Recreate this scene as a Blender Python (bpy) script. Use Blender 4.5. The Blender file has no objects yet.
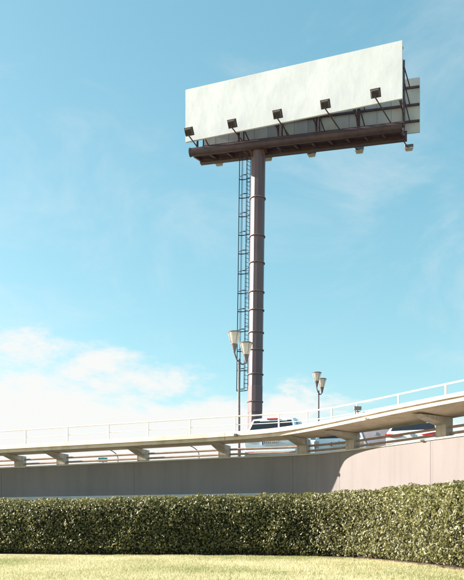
import bpy, bmesh, math, random
import numpy as np
from mathutils import Vector, Matrix, noise

random.seed(7); np.random.seed(7)
S = bpy.context.scene
C = S.collection
R = math.radians

# ------------------------------------------------------------------ camera
F = 750.0                 # focal length in photo pixels (photo 464 x 580)
EYE = 0.72                # eye height above the lawn
HOR = 529.0               # photo row of the horizon
cam_d = bpy.data.cameras.new('camera')
cam = bpy.data.objects.new('camera', cam_d); C.objects.link(cam)
cam.location = (0, 0, EYE); cam.rotation_euler = (R(90), 0, 0)
cam_d.sensor_fit = 'VERTICAL'; cam_d.sensor_height = 36.0
cam_d.lens = 36.0 * F / 580.0
cam_d.shift_y = (HOR - 290.0) / 580.0
cam_d.clip_start = 0.1; cam_d.clip_end = 20000
S.camera = cam

# ------------------------------------------------------------------ light
SUN_AZ = R(-102.3)          # measured from "towards the viewer", minus = to the left
SUN_EL = R(22)
to_sun = Vector((math.sin(SUN_AZ) * math.cos(SUN_EL), -math.cos(SUN_AZ) * math.cos(SUN_EL), math.sin(SUN_EL)))
sd = bpy.data.lights.new('sun', 'SUN'); sd.energy = 5.0; sd.angle = R(0.5); sd.color = (1.0, 0.935, 0.82)
so = bpy.data.objects.new('sun', sd); C.objects.link(so)
so.rotation_euler = to_sun.to_track_quat('Z', 'Y').to_euler(); so.location = (-20, 5, 30)

W = bpy.data.worlds.new('World'); S.world = W; W.use_nodes = True
nt = W.node_tree; nt.nodes.clear()
def wn(t, **kw):
    n = nt.nodes.new(t)
    for k, v in kw.items(): setattr(n, k, v)
    return n
sky = wn('ShaderNodeTexSky', sky_type='NISHITA', sun_disc=False)
sky.sun_elevation = SUN_EL; sky.sun_rotation = math.atan2(to_sun.x, to_sun.y)
sky.altitude = 0; sky.air_density = 1.0; sky.dust_density = 1.3; sky.ozone_density = 1.6
tint = wn('ShaderNodeMix', data_type='RGBA', blend_type='MULTIPLY'); tint.inputs[0].default_value = 1.0
tint.inputs[7].default_value = (1.42, 1.50, 1.42, 1)
gam = wn('ShaderNodeGamma'); gam.inputs[1].default_value = 0.66; nt.links.new(sky.outputs[0], gam.inputs[0])
hsv = wn('ShaderNodeHueSaturation'); hsv.inputs['Saturation'].default_value = 1.40; hsv.inputs['Hue'].default_value = 0.472
nt.links.new(gam.outputs[0], hsv.inputs['Color'])
nt.links.new(hsv.outputs[0], tint.inputs[6])
# procedural clouds: low cumulus bank plus thin high wisps, over the whole dome
geo = wn('ShaderNodeTexCoord')
sep = wn('ShaderNodeSeparateXYZ'); nt.links.new(geo.outputs['Generated'], sep.inputs[0])
def wmath(op, a, b=None, clamp=False):
    n = wn('ShaderNodeMath', operation=op, use_clamp=clamp)
    for i, v in enumerate((a, b)):
        if v is None: continue
        if isinstance(v, (int, float)): n.inputs[i].default_value = v
        else: nt.links.new(v, n.inputs[i])
    return n.outputs[0]
def wmap(v, a, b, c, d, smooth=True):
    n = wn('ShaderNodeMapRange', interpolation_type='SMOOTHSTEP' if smooth else 'LINEAR')
    nt.links.new(v, n.inputs[0])
    for i, x in enumerate((a, b, c, d)): n.inputs[i + 1].default_value = x
    return n.outputs[0]
mp = wn('ShaderNodeMapping'); nt.links.new(geo.outputs['Generated'], mp.inputs[0])
mp.inputs['Scale'].default_value = (1.0, 1.0, 2.6); mp.inputs['Location'].default_value = (0.47, 0.0, 0.09)
n1 = wn('ShaderNodeTexNoise'); n1.inputs['Scale'].default_value = 6.5; n1.inputs['Detail'].default_value = 12; n1.inputs['Roughness'].default_value = 0.64
n1.inputs['Distortion'].default_value = 0.25
nt.links.new(mp.outputs[0], n1.inputs['Vector'])
# bank: cover thins out with elevation
n3 = wn('ShaderNodeTexNoise'); n3.inputs['Scale'].default_value = 1.5; n3.inputs['Detail'].default_value = 1
mp3 = wn('ShaderNodeMapping'); nt.links.new(geo.outputs['Generated'], mp3.inputs[0]); mp3.inputs['Location'].default_value = (6.63, 8.29, 3.55)
nt.links.new(mp3.outputs[0], n3.inputs['Vector'])
thr = wmap(sep.outputs[2], 0.0, 0.60, 0.05, 2.69, False)
bank = wmath('SUBTRACT', wmath('ADD', wmath('MULTIPLY', wmath('SUBTRACT', n1.outputs[0], 0.5), 1.6), 0.5), thr)
bank = wmath('ADD', bank, wmath('MULTIPLY', wmath('SUBTRACT', n3.outputs[0], 0.5), 1.9))
bank = wmap(bank, -0.07, 0.24, 0.0, 0.97)
# wisps
mp2 = wn('ShaderNodeMapping'); nt.links.new(geo.outputs['Generated'], mp2.inputs[0])
mp2.inputs['Scale'].default_value = (1.0, 1.0, 1.9); mp2.inputs['Rotation'].default_value = (0, R(28), 0); mp2.inputs['Location'].default_value = (5.44, 5.63, 0.59)
n2 = wn('ShaderNodeTexNoise'); n2.inputs['Scale'].default_value = 4.2; n2.inputs['Detail'].default_value = 8; n2.inputs['Roughness'].default_value = 0.62; n2.inputs['Distortion'].default_value = 0.6
nt.links.new(mp2.outputs[0], n2.inputs['Vector'])
wisp = wmap(n2.outputs[0], 0.47, 0.80, 0.0, 0.33)
cover = wmath('MAXIMUM', bank, wisp, True)
mix = wn('ShaderNodeMix', data_type='RGBA'); nt.links.new(cover, mix.inputs[0])
nt.links.new(tint.outputs[2], mix.inputs[6])
mix.inputs[7].default_value = (3.75, 3.75, 3.68, 1)
bg = wn('ShaderNodeBackground'); bg.inputs[1].default_value = 0.085
nt.links.new(mix.outputs[2], bg.inputs[0])
wo = wn('ShaderNodeOutputWorld'); nt.links.new(bg.outputs[0], wo.inputs[0])

S.view_settings.view_transform = 'Standard'; S.view_settings.look = 'None'
S.view_settings.gamma = 1.0; S.view_settings.use_curve_mapping = False
S.view_settings.exposure = 1.6
S.render.engine = 'CYCLES'
S.render.resolution_x = 819; S.render.resolution_y = 1024

# ------------------------------------------------------------------ materials
def mat(name, col, rough=0.7, col2=None, scale=3.0, detail=6, bump=0.0, bscale=40.0, metal=0.0, spec=0.4, stretch=None, lo=0.35, hi=0.65, col3=None):
    m = bpy.data.materials.new(name); m.use_nodes = True
    t = m.node_tree; b = t.nodes['Principled BSDF']
    b.inputs['Roughness'].default_value = rough; b.inputs['Metallic'].default_value = metal
    b.inputs['Specular IOR Level'].default_value = spec
    tc = t.nodes.new('ShaderNodeTexCoord')
    src = tc.outputs['Object']
    if stretch:
        mpn = t.nodes.new('ShaderNodeMapping'); mpn.inputs['Scale'].default_value = stretch
        t.links.new(src, mpn.inputs[0]); src2 = mpn.outputs[0]
    else: src2 = src
    c2 = col2 or tuple(min(1, c * 0.82) for c in col)
    n = t.nodes.new('ShaderNodeTexNoise'); n.inputs['Scale'].default_value = scale; n.inputs['Detail'].default_value = detail; n.inputs['Roughness'].default_value = 0.6
    t.links.new(src2, n.inputs['Vector'])
    rp = t.nodes.new('ShaderNodeValToRGB')
    rp.color_ramp.elements[0].position = lo; rp.color_ramp.elements[0].color = (*c2, 1)
    rp.color_ramp.elements[1].position = hi; rp.color_ramp.elements[1].color = (*col, 1)
    t.links.new(n.outputs[0], rp.inputs[0])
    out = rp.outputs[0]
    if col3:      # second, larger stain layer
        n3 = t.nodes.new('ShaderNodeTexNoise'); n3.inputs['Scale'].default_value = scale * 0.3; n3.inputs['Detail'].default_value = 7
        t.links.new(src, n3.inputs['Vector'])
        mr = t.nodes.new('ShaderNodeMapRange'); mr.inputs[1].default_value = 0.5; mr.inputs[2].default_value = 0.72; mr.inputs[4].default_value = 0.75
        t.links.new(n3.outputs[0], mr.inputs[0])
        mx = t.nodes.new('ShaderNodeMix'); mx.data_type = 'RGBA'
        t.links.new(mr.outputs[0], mx.inputs[0]); t.links.new(out, mx.inputs[6]); mx.inputs[7].default_value = (*col3, 1)
        out = mx.outputs[2]
    t.links.new(out, b.inputs['Base Color'])
    if bump:
        nb = t.nodes.new('ShaderNodeTexNoise'); nb.inputs['Scale'].default_value = bscale; nb.inputs['Detail'].default_value = 5
        t.links.new(src2, nb.inputs['Vector'])
        bp = t.nodes.new('ShaderNodeBump'); bp.inputs['Strength'].default_value = bump; bp.inputs['Distance'].default_value = 0.03
        t.links.new(nb.outputs[0], bp.inputs['Height']); t.links.new(bp.outputs[0], b.inputs['Normal'])
    return m

M = {}
M['concrete'] = mat('wall_concrete', (0.254, 0.220, 0.216), 0.85, (0.226, 0.194, 0.194), 1.2, 8, 0.12, 30, stretch=(1, 1, 0.35), col3=(0.210, 0.182, 0.178))
def weather(m, amt=0.25, sc=(2.2, 2.2, 0.10), rnd=0.10):
    t = m.node_tree; b = t.nodes['Principled BSDF']; lk = b.inputs['Base Color'].links[0]; src = lk.from_socket
    tc = t.nodes.new('ShaderNodeTexCoord'); mp_ = t.nodes.new('ShaderNodeMapping'); mp_.inputs['Scale'].default_value = sc
    t.links.new(tc.outputs['Object'], mp_.inputs[0])
    n = t.nodes.new('ShaderNodeTexNoise'); n.inputs['Scale'].default_value = 2.0; n.inputs['Detail'].default_value = 6; t.links.new(mp_.outputs[0], n.inputs['Vector'])
    mr = t.nodes.new('ShaderNodeMapRange'); mr.inputs[1].default_value = 0.50; mr.inputs[2].default_value = 0.72; mr.inputs[3].default_value = 1.0; mr.inputs[4].default_value = 1.0 - amt
    t.links.new(n.outputs[0], mr.inputs[0])
    oi = t.nodes.new('ShaderNodeObjectInfo'); m2 = t.nodes.new('ShaderNodeMapRange'); m2.inputs[3].default_value = 1 - rnd / 2; m2.inputs[4].default_value = 1 + rnd / 2
    t.links.new(oi.outputs['Random'], m2.inputs[0])
    mu = t.nodes.new('ShaderNodeMath'); mu.operation = 'MULTIPLY'; t.links.new(mr.outputs[0], mu.inputs[0]); t.links.new(m2.outputs[0], mu.inputs[1])
    mx = t.nodes.new('ShaderNodeMix'); mx.data_type = 'RGBA'; mx.blend_type = 'MULTIPLY'; mx.inputs[0].default_value = 1.0
    t.links.new(src, mx.inputs[6]); t.links.new(mu.outputs[0], mx.inputs[7]); t.links.new(mx.outputs[2], b.inputs['Base Color'])
weather(M['concrete'], 0.10, rnd=0.08)
M['deck'] = mat('deck_concrete', (0.74, 0.61, 0.51), 0.8, (0.64, 0.51, 0.41), 1.6, 8, 0.15, 25, col3=(0.46, 0.36, 0.26))
weather(M['deck'], 0.25, (1.5, 1.5, 0.2), 0.03)
M['coping'] = mat('coping_concrete', (0.60, 0.55, 0.48), 0.8, (0.5, 0.45, 0.38), 3, 6, 0.1, 40)
M['pier'] = mat('pier_concrete', (0.55, 0.49, 0.45), 0.85, (0.44, 0.38, 0.35), 4, 7, 0.12, 40)
weather(M['pier'], 0.25, (5, 5, 0.5), 0.16)
M['rail_white'] = mat('white_painted_rail', (0.80, 0.77, 0.72), 0.45, (0.70, 0.66, 0.60), 6)
M['rail_brown'] = mat('weathered_rail', (0.44, 0.31, 0.25), 0.6, (0.34, 0.23, 0.18), 5)
M['vinyl'] = mat('billboard_vinyl', (0.70, 0.695, 0.725), 0.6, (0.57, 0.575, 0.61), 0.42, 9, 0.4, 1.3, stretch=(1.1, 1.1, 0.75), lo=0.3, hi=0.6, col3=(0.63, 0.635, 0.655))
M['sheet'] = mat('grey_panel_sheet', (0.56, 0.54, 0.54), 0.6, (0.44, 0.43, 0.44), 0.9, 7, 0.1, 4, stretch=(1, 1, 0.4))
M['sheet2'] = mat('grey_panel_sheet_darker', (0.45, 0.44, 0.46), 0.6, (0.34, 0.34, 0.36), 0.9, 7, 0.1, 4, stretch=(1, 1, 0.4))
M['sheet3'] = mat('grey_panel_sheet_warm', (0.60, 0.56, 0.52), 0.6, (0.5, 0.46, 0.43), 0.9, 7, 0.1, 4, stretch=(1, 1, 0.4))
M['steel'] = mat('maroon_steel', (0.092, 0.056, 0.068), 0.5, (0.064, 0.040, 0.052), 2.0, 7, 0.08, 12, col3=(0.12, 0.073, 0.078))
M['rust'] = mat('rusty_steel', (0.17, 0.075, 0.045), 0.85, (0.09, 0.05, 0.045), 4, 8, 0.2, 20)
M['column'] = mat('column_paint', (0.142, 0.096, 0.112), 0.44, (0.116, 0.078, 0.094), 1.0, 8, 0.05, 8, spec=0.38, stretch=(1, 1, 0.3), col3=(0.16, 0.10, 0.108))
M['flange'] = mat('flange_paint', (0.26, 0.20, 0.20), 0.7, (0.2, 0.15, 0.155), 3, spec=0.2)
M['ladder'] = mat('ladder_steel', (0.032, 0.042, 0.07), 0.8, (0.022, 0.028, 0.05), 6, spec=0.1)
M['lamp_dark'] = mat('floodlight_housing', (0.10, 0.072, 0.066), 0.55, (0.06, 0.045, 0.045), 8)
M['lamp_light'] = mat('floodlight_housing_sunlit', (0.55, 0.50, 0.45), 0.5, (0.40, 0.35, 0.32), 8)  # paler housing copy: sun on the rear floodlight heads put into the colour
M['post'] = mat('lamp_post_paint', (0.17, 0.15, 0.165), 0.5, (0.12, 0.11, 0.12), 6)
M['holder'] = mat('lamp_holder', (0.20, 0.17, 0.18), 0.5, (0.14, 0.12, 0.13), 8)
M['white_car'] = mat('white_car_paint', (0.78, 0.79, 0.80), 0.22, (0.74, 0.75, 0.77), 2, spec=0.5)
M['blue_car'] = mat('pale_blue_car_paint', (0.66, 0.74, 0.79), 0.22, (0.60, 0.69, 0.75), 2, spec=0.5)
M['grey_van'] = mat('grey_van_paint', (0.36, 0.31, 0.34), 0.45, (0.30, 0.26, 0.29), 2)
M['teal_car'] = mat('teal_sign_paint', (0.10, 0.42, 0.45), 0.3, (0.08, 0.36, 0.40), 2)
M['glass'] = mat('dark_window', (0.02, 0.022, 0.03), 0.08, (0.015, 0.016, 0.02), 2, spec=0.6)
M['black'] = mat('black_plastic', (0.025, 0.024, 0.026), 0.6, (0.018, 0.017, 0.018), 6)
M['rubber'] = mat('tyre_rubber', (0.03, 0.03, 0.03), 0.85, (0.02, 0.02, 0.02), 9)
M['alloy'] = mat('wheel_alloy', (0.5, 0.5, 0.52), 0.35, (0.42, 0.42, 0.44), 6, metal=0.8)
M['red'] = mat('tail_light_red', (0.62, 0.03, 0.035), 0.2, (0.5, 0.02, 0.03), 9)
M['plate'] = mat('plate_white', (0.72, 0.72, 0.70), 0.5, (0.66, 0.66, 0.64), 9)
M['plate_blue'] = mat('plate_blue', (0.03, 0.09, 0.42), 0.5, (0.03, 0.08, 0.36), 9)
M['asphalt'] = mat('asphalt', (0.06, 0.058, 0.056), 0.9, (0.045, 0.044, 0.043), 8, 8, 0.2, 60)
M['kerb'] = mat('kerb_concrete', (0.62, 0.60, 0.60), 0.85, (0.52, 0.50, 0.50), 3, 6, 0.1, 40)
M['soil'] = mat('soil', (0.085, 0.050, 0.030), 0.95, (0.05, 0.03, 0.02), 10, 8, 0.5, 30)
M['bank'] = mat('bank_earth', (0.10, 0.095, 0.05), 0.95, (0.06, 0.055, 0.03), 3, 8, 0.5, 20)
M['lawn'] = mat('lawn_soil_turf', (0.48, 0.43, 0.24), 0.95, (0.38, 0.35, 0.17), 1.4, 9, 0.5, 30, col3=(0.50, 0.42, 0.23))
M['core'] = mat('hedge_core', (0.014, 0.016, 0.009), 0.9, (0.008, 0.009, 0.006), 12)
M['stem'] = mat('hedge_stem', (0.06, 0.04, 0.028), 0.9, (0.04, 0.028, 0.02), 12)

def leaf_mat(name, ramp, rough, trans, spec):
    m = bpy.data.materials.new(name); m.use_nodes = True
    t = m.node_tree; b = t.nodes['Principled BSDF']; b.inputs['Roughness'].default_value = rough
    b.inputs['Specular IOR Level'].default_value = spec
    at = t.nodes.new('ShaderNodeAttribute'); at.attribute_name = 'tone'
    rp = t.nodes.new('ShaderNodeValToRGB'); el = rp.color_ramp.elements
    el[0].position = ramp[0][0]; el[0].color = (*ramp[0][1], 1)
    el[1].position = ramp[-1][0]; el[1].color = (*ramp[-1][1], 1)
    for p, c in ramp[1:-1]:
        e = el.new(p); e.color = (*c, 1)
    t.links.new(at.outputs['Fac'], rp.inputs[0]); t.links.new(rp.outputs[0], b.inputs['Base Color'])
    tr = t.nodes.new('ShaderNodeBsdfTranslucent'); t.links.new(rp.outputs[0], tr.inputs[0])
    mx = t.nodes.new('ShaderNodeMixShader'); mx.inputs[0].default_value = trans
    t.links.new(b.outputs[0], mx.inputs[1]); t.links.new(tr.outputs[0], mx.inputs[2])
    t.links.new(mx.outputs[0], t.nodes['Material Output'].inputs[0])
    return m
M['leaf'] = leaf_mat('hedge_leaf', [(0.0, (0.060, 0.060, 0.017)), (0.45, (0.170, 0.164, 0.052)), (0.8, (0.285, 0.265, 0.10)), (1.0, (0.40, 0.36, 0.16))], 0.46, 0.42, 0.65)
M['grass'] = leaf_mat('dry_grass_blade', [(0.0, (0.27, 0.31, 0.12)), (0.22, (0.38, 0.37, 0.18)), (0.5, (0.54, 0.50, 0.29)), (1.0, (0.68, 0.62, 0.41))], 0.6, 0.35, 0.3)

def glass_mat():
    m = bpy.data.materials.new('frosted_lamp_glass'); m.use_nodes = True
    b = m.node_tree.nodes['Principled BSDF']
    t = m.node_tree
    n = t.nodes.new('ShaderNodeTexNoise'); n.inputs['Scale'].default_value = 6
    rp = t.nodes.new('ShaderNodeValToRGB'); rp.color_ramp.elements[0].color = (0.72, 0.66, 0.58, 1); rp.color_ramp.elements[1].color = (0.88, 0.85, 0.80, 1)
    t.links.new(n.outputs[0], rp.inputs[0]); t.links.new(rp.outputs[0], b.inputs['Base Color'])
    b.inputs['Roughness'].default_value = 0.25
    tr = t.nodes.new('ShaderNodeBsdfTranslucent'); t.links.new(rp.outputs[0], tr.inputs[0])
    mx = t.nodes.new('ShaderNodeMixShader'); mx.inputs[0].default_value = 0.5
    t.links.new(b.outputs[0], mx.inputs[1]); t.links.new(tr.outputs[0], mx.inputs[2])
    t.links.new(mx.outputs[0], t.nodes['Material Output'].inputs[0])
    return m
M['lampglass'] = glass_mat()

# ------------------------------------------------------------------ helpers
def obj(name, bm, m, parent=None, smooth=False):
    me = bpy.data.meshes.new(name)
    if isinstance(bm, bmesh.types.BMesh):
        bmesh.ops.recalc_face_normals(bm, faces=bm.faces)
        bm.to_mesh(me); bm.free()
    else:
        me = bm
    if m: me.materials.append(M[m])
    if smooth:
        for p in me.polygons: p.use_smooth = True
    o = bpy.data.objects.new(name, me); C.objects.link(o)
    if parent: o.parent = parent
    return o
def empty(name, loc, label, cat, group=None, rz=0):
    o = bpy.data.objects.new(name, None); C.objects.link(o)
    o.location = loc; o.rotation_euler = (0, 0, rz)
    o['label'] = label; o['category'] = cat
    if group: o['group'] = group
    o.empty_display_size = 0.3
    return o
def struct(o, label=None):
    o['kind'] = 'structure'
    if label: o['label'] = label
    return o
def pt(px, py, D):              # photo pixel + distance -> world point
    return Vector(((px - 232.0) / F * D, D, EYE + (HOR - py) / F * D))
def pz(px, py, zrel):           # photo pixel + height above the eye -> world point
    return pt(px, py, zrel * F / (HOR - py))
def box(bm, c, s, rz=0.0, bevel=0.0, mtx=None):
    r = bmesh.ops.create_cube(bm, size=1.0)
    vs = r['verts']
    T = Matrix.Translation(c) @ (mtx if mtx is not None else Matrix.Rotation(rz, 4, 'Z')) @ Matrix.Diagonal((*s, 1))
    bmesh.ops.transform(bm, matrix=T, verts=vs)
    if bevel:
        es = list({e for v in vs for e in v.link_edges})
        bmesh.ops.bevel(bm, geom=es, offset=bevel, segments=2, affect='EDGES', profile=0.5)
def tube(bm, a, b, r, r2=None, seg=10, caps=True):
    a = Vector(a); b = Vector(b); d = b - a
    q = d.to_track_quat('Z', 'Y').to_matrix().to_4x4()
    T = Matrix.Translation((a + b) / 2) @ q
    bmesh.ops.create_cone(bm, cap_ends=caps, segments=seg, radius1=r, radius2=r if r2 is None else r2, depth=d.length, matrix=T)
def path(bm, pts, r, seg=6):
    for a, b in zip(pts[:-1], pts[1:]): tube(bm, a, b, r, seg=seg)
def bar(bm, a, b, w, h):        # rectangular bar from a to b
    a = Vector(a); b = Vector(b); d = b - a
    q = d.to_track_quat('Y', 'Z').to_matrix().to_4x4()
    box(bm, (a + b) / 2, (w, d.length, h), mtx=q)
def lathe(bm, prof, c, seg=20):
    c = Vector(c); rings = []
    for (r, z) in prof:
        rings.append([bm.verts.new(c + Vector((r * math.cos(2 * math.pi * i / seg), r * math.sin(2 * math.pi * i / seg), z))) for i in range(seg)])
    for A, B in zip(rings[:-1], rings[1:]):
        for i in range(seg):
            bm.faces.new((A[i], A[(i + 1) % seg], B[(i + 1) % seg], B[i]))
    bm.faces.new(rings[0][::-1]); bm.faces.new(rings[-1])

class Curve:                    # smooth plan curve with arc length, left -> right; normal points to the camera side
    def __init__(s, cps, n=24):
        P = [Vector((*p, 0)) for p in cps]
        P = [P[0] * 2 - P[1]] + P + [P[-1] * 2 - P[-2]]
        pts = []
        for i in range(1, len(P) - 2):
            for k in range(n):
                t = k / n; a, b, c, d = P[i - 1], P[i], P[i + 1], P[i + 2]
                pts.append(0.5 * ((2 * b) + (c - a) * t + (2 * a - 5 * b + 4 * c - d) * t * t + (-a + 3 * b - 3 * c + d) * t ** 3))
        pts.append(P[-2])
        s.p = np.array([(v.x, v.y) for v in pts])
        s.s = np.concatenate([[0], np.cumsum(np.hypot(*np.diff(s.p, axis=0).T))])
        s.L = s.s[-1]
        tg = np.gradient(s.p, s.s, axis=0); tg /= np.linalg.norm(tg, axis=1)[:, None]
        s.t = tg
    def P(s, q): return Vector((np.interp(q, s.s, s.p[:, 0]), np.interp(q, s.s, s.p[:, 1]), 0))
    def T(s, q): return Vector((np.interp(q, s.s, s.t[:, 0]), np.interp(q, s.s, s.t[:, 1]), 0)).normalized()
    def N(s, q): t = s.T(q); return Vector((t.y, -t.x, 0))
    def at(s, q, off, z=0): v = s.P(q) + s.N(q) * off; v.z = z; return v
    def from_px(s, px, off=0):
        best = None
        for q in np.linspace(0, s.L, 3000):
            v = s.at(q, off)
            if v.y < 2: continue
            e = abs(v.x / v.y * F + 232 - px)
            if best is None or e < best[0]: best = (e, q)
        return best[1]
def sweep(cv, prof, s0, s1, step=0.25, smooth_joint=None):
    """closed profile [(offset, z-function or number)] swept along the curve"""
    bm = bmesh.new(); n = max(2, int((s1 - s0) / step) + 1); rings = []
    for i in range(n):
        q = s0 + (s1 - s0) * i / (n - 1); X = cv.P(q).x
        rings.append([bm.verts.new(cv.at(q, o(X) if callable(o) else o, z(X) if callable(z) else z)) for o, z in prof])
    m = len(prof)
    for A, B in zip(rings[:-1], rings[1:]):
        for j in range(m):
            bm.faces.new((A[j], A[(j + 1) % m], B[(j + 1) % m], B[j]))
    bm.faces.new(rings[0][::-1]); bm.faces.new(rings[-1])
    return bm
def sstep(a, b, x):
    t = min(1, max(0, (x - a) / (b - a))); return t * t * (3 - 2 * t)

# ------------------------------------------------------------------ plan curves
wallc = Curve([(-30, 34.2), (-22, 31.5), (-14, 28.75), (-8.3, 26.8), (-3.28, 25.05), (-0.06, 23.9), (1.2, 23.45), (2.1, 23.0), (2.9, 22.3), (3.62, 21.35), (4.3, 20.3), (5.03, 19.1), (5.62, 18.16), (6.7, 16.4), (7.7, 14.4), (8.6, 12.0), (9.2, 9.5)])
hedgec = Curve([(-14, 23.7), (-10, 22.6), (-6.07, 21.5), (-2.9, 20.6), (0.2, 19.85), (1.7, 19.3), (2.6, 18.6), (3.2, 17.5), (3.58, 16.2), (3.82, 14.6), (4.05, 12.9), (4.4, 10.8), (4.9, 8.6)])
def zt(X): return EYE + 2.3 + 0.012 * max(-14, min(0, X))       # top of the retaining wall
def lift(X): return 0.2 * sstep(-1, 6, X)
ROAD = EYE + 2.10

# ------------------------------------------------------------------ ground
G = 6000.0
bm = bmesh.new()
vs = [bm.verts.new(v) for v in ((-G, -G, 0), (G, -G, 0), (G, G, 0), (-G, G, 0))]
bm.faces.new(vs)
struct(obj('lawn', bm, 'lawn'), 'sunlit dry yellow green lawn in front of the hedge')
# soil bed under the hedge
struct(obj('soil_bed', sweep(hedgec, [(-0.02, 0.002), (-0.06, 0.03), (-1.35, 0.03), (-1.35, 0.002)], 0, hedgec.L), 'soil'))
# bank rising behind the hedge to the wall's foot
bm = bmesh.new(); n = 60; rows = []
for i in range(n):
    u = i / (n - 1)
    a = hedgec.at(u * hedgec.L, -1.3, 0.01)
    b = wallc.at(wallc.L * (0.28 + 0.72 * u) if False else np.interp(u, [0, 1], [0.2 * wallc.L, wallc.L]), 0.20, 1.76)
    b.z = 1.70 - 0.55 * sstep(1.2, 3.2, b.x)
    rows.append([bm.verts.new(a.lerp(b, k / 6.0) + Vector((0, 0, 0.12 * math.sin(math.pi * k / 6.0)))) for k in range(7)])
for A, B in zip(rows[:-1], rows[1:]):
    for k in range(6): bm.faces.new((A[k], B[k], B[k + 1], A[k + 1]))
struct(obj('earth_bank', bm, 'bank', smooth=True))
# pale kerb ledge at the wall's foot
def kz(X): return 1.835 - 0.55 * sstep(1.2, 3.2, X)
ledge = obj('kerb', sweep(wallc, [(0.26, lambda X: kz(X) - 0.4), (0.26, lambda X: kz(X) - 0.02), (0.24, kz), (0.004, kz), (0.004, lambda X: kz(X) - 0.4)], 0, wallc.L, 0.4), 'kerb')
struct(ledge)
# road plateau behind the wall, out to the horizon
bm = bmesh.new(); n = 80; rows = []
for i in range(n):
    q = wallc.L * i / (n - 1)
    rows.append([bm.verts.new(wallc.at(q, o, ROAD)) for o in (-0.31, -20, -4000)])
for A, B in zip(rows[:-1], rows[1:]):
    for k in range(2): bm.faces.new((A[k], B[k], B[k + 1], A[k + 1]))
struct(obj('road', bm, 'asphalt'))

# ------------------------------------------------------------------ retaining wall
wall = empty('retaining_wall', wallc.at(wallc.from_px(200), 0, 1.8), 'curved smooth concrete retaining wall behind the hedge, shaded left and sunlit right', 'wall')
inv = Matrix.Translation(-wall.location)
def child(o, par):
    o.parent = par; o.matrix_parent_inverse = Matrix.Translation(-par.location); return o
joints = [0] + [wallc.from_px(x) for x in (-150, 1.5, 134, 293, 339.5, 430)] + [wallc.from_px(430) + 3.4, wallc.L]
for a, b in zip(joints[:-1], joints[1:]):
    g = 0.004
    o = obj('wall_panel', sweep(wallc, [(0, 1.0), (0, lambda X: zt(X) - 0.05), (-0.3, lambda X: zt(X) - 0.05), (-0.3, 1.0)], a + g, b - g, 0.2), 'concrete')
    child(o, wall)
child(obj('joint_backing', sweep(wallc, [(-0.014, 1.0), (-0.014, lambda X: zt(X) - 0.06), (-0.29, lambda X: zt(X) - 0.06), (-0.29, 1.0)], 0.01, wallc.L - 0.01, 0.3), 'pier'), wall)
child(obj('coping', sweep(wallc, [(0.03, lambda X: zt(X) - 0.045), (0.03, lambda X: zt(X) - 0.004), (0.02, zt), (-0.62, zt), (-0.62, lambda X: zt(X) - 0.045)], 0, wallc.L, 0.2), 'coping'), wall)

# ------------------------------------------------------------------ cantilevered walkway
PO = -0.22                       # pier centre line behind the wall face
OV = 1.08                        # front edge of the deck, in front of the wall face
walk = empty('elevated_walkway', wallc.at(wallc.from_px(200), PO, zt(0)), 'long curved beige cantilevered walkway deck with white railing above the retaining wall', 'walkway')
def zb(d): return lambda X: zt(X) + d + lift(X)
def bo(X): return 0.12 - 0.62 * sstep(0, 5, X)      # back edge of the deck
def hau(X): return 0.06 * sstep(2, 5, X)
deckprof = [(OV - 0.06, zb(0.39)), (OV - 0.06, zb(0.49)), (OV, zb(0.50)), (OV - 0.085, lambda X: zb(0.63)(X) - 0.055 * sstep(2, 5, X)), (OV - 0.12, lambda X: zb(0.65)(X) - 0.055 * sstep(2, 5, X)), (bo, lambda X: zb(0.65)(X) - 0.055 * sstep(2, 5, X)), (bo, lambda X: zb(0.39)(X) - hau(X)), (lambda X: bo(X) + 0.35, lambda X: zb(0.39)(X) - hau(X))]
dj = [0] + [wallc.from_px(x) for x in (-60, 236, 365)] + [wallc.L]
for a, b in zip(dj[:-1], dj[1:]):
    child(obj('deck_slab', sweep(wallc, deckprof, a + 0.006, b - 0.006, 0.2), 'deck'), walk)
pier_px = [-62, 20.5, 62.5, 143.5, 224.5, 303.5, 352.5, 444]
pier_s = [wallc.from_px(x, PO) for x in pier_px]
pier_s = [pier_s[0] - 3.0] + pier_s + [pier_s[-1] + 3.0, pier_s[-1] + 6.0]
for q in pier_s:
    X = wallc.P(q).x; c = wallc.at(q, PO); tg = wallc.T(q); nn = wallc.N(q)
    h0, h1 = zt(X) + 0.0005, zt(X) + 0.386 + lift(X) - hau(X)
    w = 0.17
    bm = bmesh.new()
    box(bm, (c.x, c.y, (h0 + h1 - 0.001) / 2), (2 * w, 0.26, h1 - h0 - 0.001), math.atan2(tg.y, tg.x), 0.012)
    p = child(obj('pier', bm, 'pier'), walk)
    # tapered bracket carrying the cantilever
    bm = bmesh.new()
    prof = [(PO + 0.13, h1 - 0.20), (OV - 0.30, h1 - 0.012), (OV - 0.30, h1 - 0.002), (0.3, h1 - 0.002), (PO + 0.13, h1 - 0.002)]
    A = [bm.verts.new(wallc.at(q, o, z) - tg * (w - 0.015)) for o, z in prof]; B = [bm.verts.new(wallc.at(q, o, z) + tg * (w - 0.015)) for o, z in prof]
    bm.faces.new(A); bm.faces.new(B[::-1])
    for j in range(len(prof)): bm.faces.new((A[j], A[(j + 1) % 5], B[(j + 1) % 5], B[j]))
    br = child(obj('bracket', bm, 'pier'), walk)
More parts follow.
